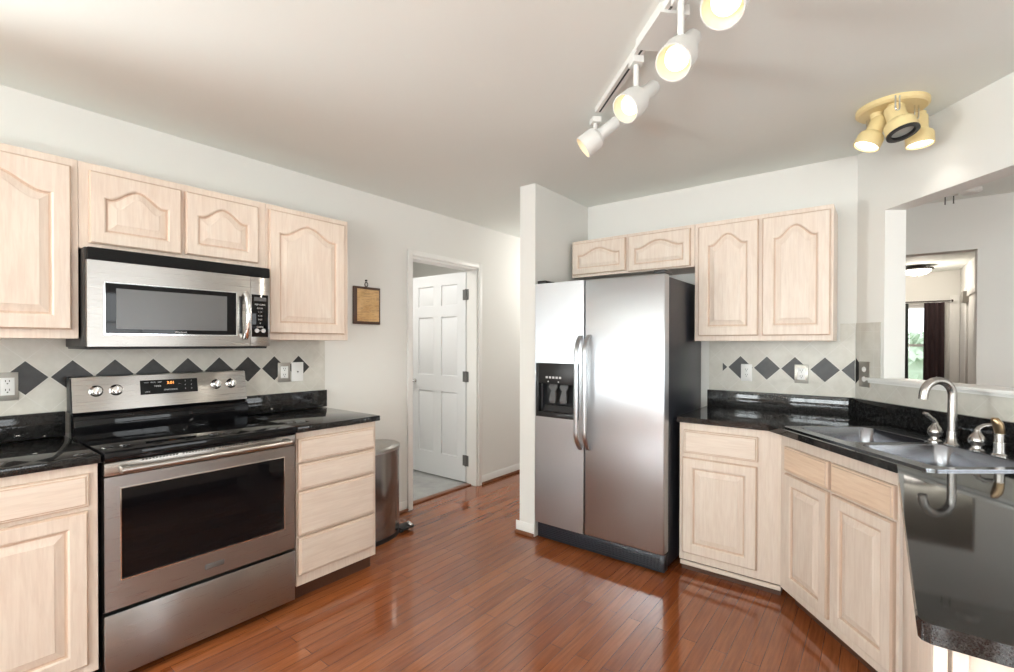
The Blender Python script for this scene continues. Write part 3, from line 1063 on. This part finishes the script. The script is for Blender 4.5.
t = Thing('trash_can', 'stainless step trash can standing between the drawers and the doorway', 'trash can', WORLD, (CXC, CYB + .2, 0))
sh = dshape(.18, .42)
t.part('base_ring', MB().prism(dshape(.182, .423), .0, .03, 'z'), BLACKP)
t.part('body', MB().loops([[(x, y, z) for x, y in sh] for z in (.0305, .60)]), CANST)
L = [[(x, y, .6005) for x, y in dshape(.183, .425)], [(x, y, .622) for x, y in dshape(.183, .425)], [(x, y, .634) for x, y in dshape(.170, .405)], [(x, y, .637) for x, y in dshape(.10, .28)]]
t.part('lid', MB().loops(L), STEEL)
t.part('pedal', MB().box(CXC + .06, CXC + .155, CYB + .36, CYB + .47, .018, .036, .008).cyl((CXC + .11, CYB + .38, .0), (CXC + .11, CYB + .38, .018), .02), BLACKP)
t.part('pedal_pad', MB().lathe([(.0, .014), (.015, .012), (.026, .008), (.029, .0)], (CXC + .12, CYB + .455, .036), (.35, .5, .8)), CHROME)

# ------------------------------------------------------------------ plaque
t = Thing('wall_plaque', 'small dark wood plaque with tan print hanging left of the doorway', 'plaque', LEFT, (2.126, 0, 1.478))
bd = t.part('board', MB().box(2.012, 2.242, -.018, -.0005, 1.476, 1.748, .004), WALNUT)
t.part('print', MB().box(2.040, 2.228, -.0195, -.0182, 1.496, 1.730), PARCH)
rg = MB()
pts = [(2.124 + .013 * cos(a), -.010, 1.766 + .016 * sin(a)) for a in [2 * pi * k / 16 for k in range(17)]]
rg.tube(pts, .0028, 8).cyl((2.124, -.001, 1.795), (2.124, -.014, 1.795), .006)
t.part('hanging_ring', rg, OILB)


# ------------------------------------------------------------------ outlets and switches
def outlet(fr, x, z, w, h, label, plate_mat, face_mat, kind, y=-.0056):
    t = Thing('wall_outlet' if kind != 'switch' else 'light_switch', label, 'outlet' if kind != 'switch' else 'switch', fr, (x, y, z - h / 2), 'outlet plates')
    p = t.part('plate', MB().box(x - w / 2, x + w / 2, y - .006, y, z - h / 2, z + h / 2, .002), plate_mat)
    iw, ih = (w * .58, h * .62)
    if kind in ('duplex', 'double'):
        xs = (x,) if kind == 'duplex' else (x - w * .22, x + w * .22)
        if kind == 'double':
            iw = w * .36
        for xx in xs:
            so = t.part('socket', MB().box(xx - iw / 2, xx + iw / 2, y - .0085, y - .0062, z - ih / 2, z + ih / 2, .001), face_mat)
            for dz in (-ih * .25, ih * .25):
                sl = MB()
                for dx in (-.006, .006):
                    sl.box(xx + dx - .0013, xx + dx + .0013, y - .0090, y - .0084, z + dz + .001, z + dz + .009)
                sl.cyl((xx, y - .0090, z + dz - .006), (xx, y - .0084, z + dz - .006), .0028, seg=10)
                t.part('slots', sl, SOCK, so)
    elif kind == 'jack':
        t.part('socket', MB().cyl((x, y - .010, z), (x, y - .0062, z), .005, seg=12), HINGE)
    elif kind == 'switch':
        t.part('toggle', MB().box(x - .006, x + .006, y - .018, y - .006, z - .008, z + .014, .002), face_mat)
        t.part('socket', MB().box(x - iw / 2, x + iw / 2, y - .0080, y - .0062, z - ih / 2, z + ih / 2, .001), plate_mat)
    elif kind == 'pair':
        for dz in (-.028, .028):
            t.part('socket', MB().lathe([(.0, .003), (.012, .003), (.016, 0)], (x, y - .0062, z + dz), (0, -1, 0)), face_mat)
    return t


outlet(LEFT, .272, 1.148, .120, .122, 'pewter double outlet plate on the tiles left of the range', PLATE, WHITEP, 'double', -.0056)
outlet(LEFT, 1.512, 1.153, .080, .122, 'pewter-framed outlet right of the range, next to the plain white plate', PLATE, WHITEP, 'duplex', -.0056)
outlet(LEFT, 1.599, 1.153, .078, .122, 'plain white wall plate with one jack right of the range', WHITEP, WHITEP, 'jack', -.0056)
outlet(BACK, -.694, 1.148, .066, .112, 'all-white outlet on the back tiles nearer the refrigerator', WHITEP, WHITEP, 'duplex', -.0056)
outlet(BACK, -.384, 1.152, .074, .116, 'pewter-framed white outlet on the back tiles between two grey diamonds', PLATE, WHITEP, 'duplex', -.0056)
outlet(PASS, .078, 1.165, .078, .145, 'pewter plate with two round white sockets in the tiled corner', PLATE, WHITEP, 'pair', -.0056)
HR = Frame((.93, 0, 0), -pi / 2)     # hall right wall seen from the hall: x = -world Y
outlet(HR, -8.25, 1.21, .075, .12, 'white switch plate on the hall wall seen through the pass-through', WHITEP, WHITEP, 'switch', -.0005)

# ------------------------------------------------------------------ track light
def ray(px, py):
    return (Fv + R2 * (px - CX) / F - U2 * (py - CY) / F).normalized()


def aim(px, py, ix, iy, b):
    r = ray(px, py)
    d = R2 * ix - U2 * iy
    d = (d - r * d.dot(r)).normalized()
    return (d * sqrt(1 - b * b) - r * b).normalized()


t = Thing('track_light', 'white ceiling track light with four spot heads', 'track light', WORLD, (-.6, 1.6, ZC))
A_, B_ = Vector((-1.045, 2.035, 0)), Vector((-.13, 1.143, 0))
u_ = (B_ - A_).normalized()
v_ = Vector((-u_.y, u_.x, 0))


def obox(mb, a, b, hw, z0, z1, off=0.0):
    P = [a + v_ * (hw + off), a - v_ * (hw - off), b - v_ * (hw - off), b + v_ * (hw + off)]
    return mb.prism([(p.x, p.y) for p in P], z0, z1, 'z')


rail = t.part('rail', obox(MB(), A_, B_, .018, ZC - .024, ZC - .0005), TRACK)
t.part('slot', obox(MB(), A_ + u_ * .01, B_ - u_ * .01, .004, ZC - .0248, ZC - .0238), SOCK, rail)
c0 = A_ + u_ * .50
t.part('feed_canopy', obox(MB(), c0, c0 + u_ * .20, .050, ZC - .034, ZC - .0005, .02), TRACK)


def bell(o, ax, r, k=1.0, nk=.52):
    return MB().lathe([(r * .93, 0), (r, .0), (r, -.055 * k), (r * .93, -.070 * k), (r * (nk + .03), -.085 * k), (r * nk, -.095 * k), (r * nk, -.165 * k), (r * (nk - .07), -.172 * k), (0, -.173 * k)], o, ax, 32), \
        MB().lathe([(r * .93, 0), (r * .90, -.02 * k), (r * .80, -.045 * k), (0, -.050 * k)], o, ax, 32)


heads = [((583, 148), (-.79, .62), .22), ((625, 109), (-.80, .60), .76), ((673, 63), (-.62, .78), .90), ((722, 8), (-.45, .89), .88)]
for pxy, img, b in heads:
    ax = aim(*pxy, *img, b)
    r = .054
    rr = ray(*pxy)
    # distance along the sight line at which the head's neck hangs right under the rail
    q = Vector((0, 0, HC)) - ax * .072 - A_
    tt = -q.dot(v_) / rr.dot(v_)
    o = Vector((0, 0, HC)) + rr * tt
    axis_pt = o - ax * .072
    j = A_ + u_ * (axis_pt - A_).dot(u_)
    jz = Vector((axis_pt.x, axis_pt.y, axis_pt.z + .030))
    outer_, inner_ = bell(o, ax, r, 1.15)
    h = t.part('lamp_head', outer_, TRACK)
    t.part('reflector', inner_, REFL, h)
    t.part('bulb', MB().lathe([(0, -.018), (.022, -.019), (.034, -.025), (.037, -.036), (.028, -.046), (0, -.047)], o, ax, 24), BULB, h)
    st = MB()
    obox(st, Vector((j.x, j.y, 0)) - u_ * .025, Vector((j.x, j.y, 0)) + u_ * .025, .020, ZC - .050, ZC - .0252)
    st.cyl((j.x, j.y, ZC - .051), (jz.x, jz.y, jz.z - .005), .010)
    t.part('stem', st, TRACK, h)
    sp = bpy.data.lights.new('spot_head_light', 'SPOT')
    sp.energy = 18
    sp.spot_size = radians(80)
    sp.spot_blend = .6
    sp.color = (1, .93, .82)
    sp.shadow_soft_size = .03
    so = bpy.data.objects.new('spot_head_light', sp)
    so.location = o + ax * .01
    so.rotation_euler = (-ax).to_track_quat('Z', 'Y').to_euler()
    COL.objects.link(so)

cor = bpy.data.lights.new('corridor_fill', 'POINT')  # added lamp without a fixture, out of view, brightens the corridor wall
cor.energy = 22
cor.color = (1, .97, .93)
cor.shadow_soft_size = .3
coo = bpy.data.objects.new('corridor_fill', cor)
coo.location = (-2.3, 4.5, 2.05)
COL.objects.link(coo)

# ------------------------------------------------------------------ cream cluster of three spots
CC = Vector((.035, 2.855, 0))
t = Thing('spotlight_cluster', 'round cream-gold ceiling fixture with three small spotlights', 'ceiling light', WORLD, (CC.x, CC.y, ZC))
t.part('canopy', MB().lathe([(.137, -.0005), (.137, -.018), (.127, -.026), (.0, -.024)], (CC.x, CC.y, ZC), (0, 0, 1), 48, cap0=True), CREAM)
cl = [((866, 147), (-.45, .89), .42, Vector((-.055, 2.790, 2.265)), True), ((903, 133), (.36, .93), .46, Vector((.062, 2.735, 2.275)), False), ((920, 145), (.05, 1.0), .33, Vector((.132, 2.890, 2.265)), True)]
for (pxy, img, b, o, lit), bpx in zip(cl, ((868.5, 129), (897.5, 105), (916.5, 114))):
    rr = ray(*pxy)
    o = Vector((0, 0, HC)) + rr * ((o.z - HC) / rr.z)
    ax = aim(*pxy, *img, b)
    r = .054 if lit else .060
    outer_, inner_ = bell(o, ax, r, .80, .64)
    h = t.part('lamp_head', outer_, CREAM)
    t.part('reflector', inner_, CREAM if lit else BLACKP, h)
    if lit:
        t.part('bulb', MB().lathe([(0, -.003), (r * .6, -.004), (r * .88, -.008), (r * .7, -.03), (0, -.034)], o, ax, 28), BULBC, h)
        sp = bpy.data.lights.new('cluster_light', 'SPOT')
        sp.energy = 1.2
        sp.spot_size = radians(120)
        sp.spot_blend = 1.0
        sp.color = (1, .95, .86)
        so = bpy.data.objects.new('cluster_light', sp)
        so.location = o + ax * .012
        so.rotation_euler = (-ax).to_track_quat('Z', 'Y').to_euler()
        COL.objects.link(so)
    else:
        t.part('lens', MB().lathe([(0, -.010), (r * .70, -.010), (r * .72, -.016), (0, -.016)], o, ax, 28), GLASSOFF, h)
        t.part('black_ring', MB().lathe([(r * .74, .003), (r * 1.02, .003), (r * 1.02, -.005), (r * .90, -.006), (r * .74, -.010), (r * .74, .003)], o, ax, 28), BLACKP, h)
    back = o - ax * .10
    j = Vector((back.x, back.y, ZC - .024))
    rb = ray(*bpx)
    bp = Vector((0, 0, HC)) + rb * ((2.375 - HC) / rb.z)
    hk = MB()
    pts = [Vector((bp.x, bp.y, ZC - .024)) + R2 * .009, bp + R2 * .009 + Vector((0, 0, -.012))]
    for k in range(1, 8):
        a = pi * k / 8
        pts.append(bp + R2 * (.009 * cos(a)) + Vector((0, 0, -.012 - .010 * sin(a))))
    pts += [bp - R2 * .009 + Vector((0, 0, -.012)), Vector((bp.x, bp.y, ZC - .024)) - R2 * .009]
    hk.tube(pts, .0032, 8)
    t.part('bracket', hk, CHROME, h)
    t.part('arm', MB().cyl(back - ax * .02, (j.x, j.y, ZC - .022), r * .5), CREAM, h)

# ------------------------------------------------------------------ hall and dining room beyond the pass-through
LX, LY = .40, 8.9
t = Thing('flush_ceiling_light', 'lit bowl ceiling light with dark rim in the far hall', 'ceiling light', WORLD, (LX, LY, ZC))
t.part('pan', MB().lathe([(.10, -.0005), (.10, -.03), (.185, -.035), (.185, -.055), (.16, -.058)], (LX, LY, ZC), (0, 0, 1), 36, cap0=True, cap1=True), OILB)
t.part('glass_bowl', MB().lathe([(.16, -.0585), (.15, -.085), (.11, -.115), (.05, -.130), (0, -.132)], (LX, LY, ZC), (0, 0, 1), 36), SHADE)
t.part('finial', MB().lathe([(.0, -.132), (.012, -.136), (.010, -.148), (0, -.15)], (LX, LY, ZC)), OILB)
pl = bpy.data.lights.new('hall_lamp_light', 'POINT')
pl.energy = 16
pl.color = (1, .9, .78)
pl.shadow_soft_size = .12
po = bpy.data.objects.new('hall_lamp_light', pl)
po.location = (LX, LY - .02, 2.22)
COL.objects.link(po)


def curtain(x0, x1, y, z0, z1, material, label, folds):
    L = []
    n = folds * 8
    for z, sp in ((z0, 1.0), (z0 + .5, .98), (z1 - .3, .96), (z1, .95)):
        ring = []
        cxm = (x0 + x1) / 2
        for i in range(n + 1):
            x = cxm + ((x0 + (x1 - x0) * i / n) - cxm) * sp
            ring.append((x, y + .022 * sin(2 * pi * folds * i / n), z))
        for i in range(n, -1, -1):
            x = cxm + ((x0 + (x1 - x0) * i / n) - cxm) * sp
            ring.append((x, y + .006 + .022 * sin(2 * pi * folds * i / n), z))
        L.append(ring)
    o = MB().loops(L).build('curtain', material)
    o['label'] = label
    o['category'] = 'curtain'
    o['group'] = 'hall window curtains'
    return o


curtain(.515, .760, 9.66, .55, 1.965, CURT, 'dark plum curtain hanging right of the bright hall window', 4)
curtain(.15, .345, 9.66, .55, 1.965, CURT2, 'dark curtain hanging left of the bright hall window', 3)
t = Thing('curtain_rod', 'thin dark curtain rod above the hall window', 'curtain rod', WORLD, (.45, 9.66, 1.97))
t.part('rod', MB().cyl((.08, 9.66, 1.985), (.82, 9.66, 1.985), .010), OILB)
t.part('finial', MB().lathe([(0, 0), (.018, .01), (.018, .025), (0, .035)], (.82, 9.66, 1.985), (1, 0, 0)), OILB)
struct('trim_4', MB().box(.82, .925, 9.725, 9.7495, 0, 2.07, .004), TRIMW)
struct('trim_5', MB().box(.905, .9295, 7.1, 7.2, 0, 2.06, .003).box(.905, .9295, 8.9, 9.0, 0, 2.06, .003).box(.905, .9295, 7.2, 8.9, 1.98, 2.06, .003), TRIMW)
t = Thing('wall_sconce', 'small grey box with a white back plate high on the hall side wall', 'wall fixture', HR, (-9.0, 0, 1.95))
t.part('plate', MB().box(-9.2, -9.06, -.012, -.0005, 1.97, 2.12, .003), WHITEP)
t.part('cover', MB().prism([(-9.02, 1.90), (-8.86, 1.90), (-8.80, 2.05), (-9.05, 2.05)], -.06, -.0005), PLATE)
t = Thing('ceiling_hook', 'small fixture with two thin dark prongs under the dining ceiling', 'hook', WORLD, (.395, 4.8, ZC))
t.part('bar', MB().box(.35, .44, 4.79, 4.81, ZC - .012, ZC - .0005), TRACK)
for x in (.372, .418):
    t.part('prong', MB().cyl((x, 4.8, ZC - .012), (x, 4.8, ZC - .062), .0035).lathe([(0, 0), (.006, .004), (0, .012)], (x, 4.8, ZC - .07)), OILB)
t = Thing('smoke_detector', 'small pale round detector on the dining room ceiling', 'smoke detector', WORLD, (.50, 4.72, ZC))
t.part('body', MB().lathe([(.062, -.0005), (.062, -.018), (.045, -.032), (0, -.034)], (.50, 4.72, ZC), (0, 0, 1), 28, cap0=True), TRACK)
# garden outside the hall window
struct('ground', MB().box(-8, 9, 10.15, 26, -.3, -.2), LAWN)


def bush(x, y, r, h, label):
    bm = bmesh.new()
    rnd = random.Random(int(x * 100) + 5)
    for k in range(240):
        a, c = rnd.uniform(0, 2 * pi), rnd.uniform(-.2, 1)
        s_ = sqrt(max(0, 1 - c * c * .9)) * rnd.uniform(.75, 1.05)
        p = Vector((x + r * s_ * cos(a), y + r * s_ * sin(a), -.15 + h * .5 + h * .5 * c))
        d = Vector((rnd.uniform(-1, 1), rnd.uniform(-1, 1), rnd.uniform(-1, 1))).normalized()
        e = d.orthogonal().normalized()
        s2 = r * .22
        vs = [bm.verts.new(p + e * s2), bm.verts.new(p + d * s2 * .5), bm.verts.new(p - e * s2), bm.verts.new(p - d * s2 * .5)]
        bm.faces.new(vs)
    bmesh.ops.create_icosphere(bm, subdivisions=2, radius=1, matrix=Matrix.Translation((x, y, -.15 + h * .5)) @ Matrix.Diagonal((r * .85, r * .85, h * .5, 1)))
    me = bpy.data.meshes.new('garden_shrub')
    bm.to_mesh(me)
    bm.free()
    me.materials.append(LEAF)
    o = bpy.data.objects.new('garden_shrub', me)
    COL.objects.link(o)
    o['label'] = label
    o['category'] = 'shrub'


bush(.75, 15.5, .9, 1.7, 'green shrub outside the far hall window')
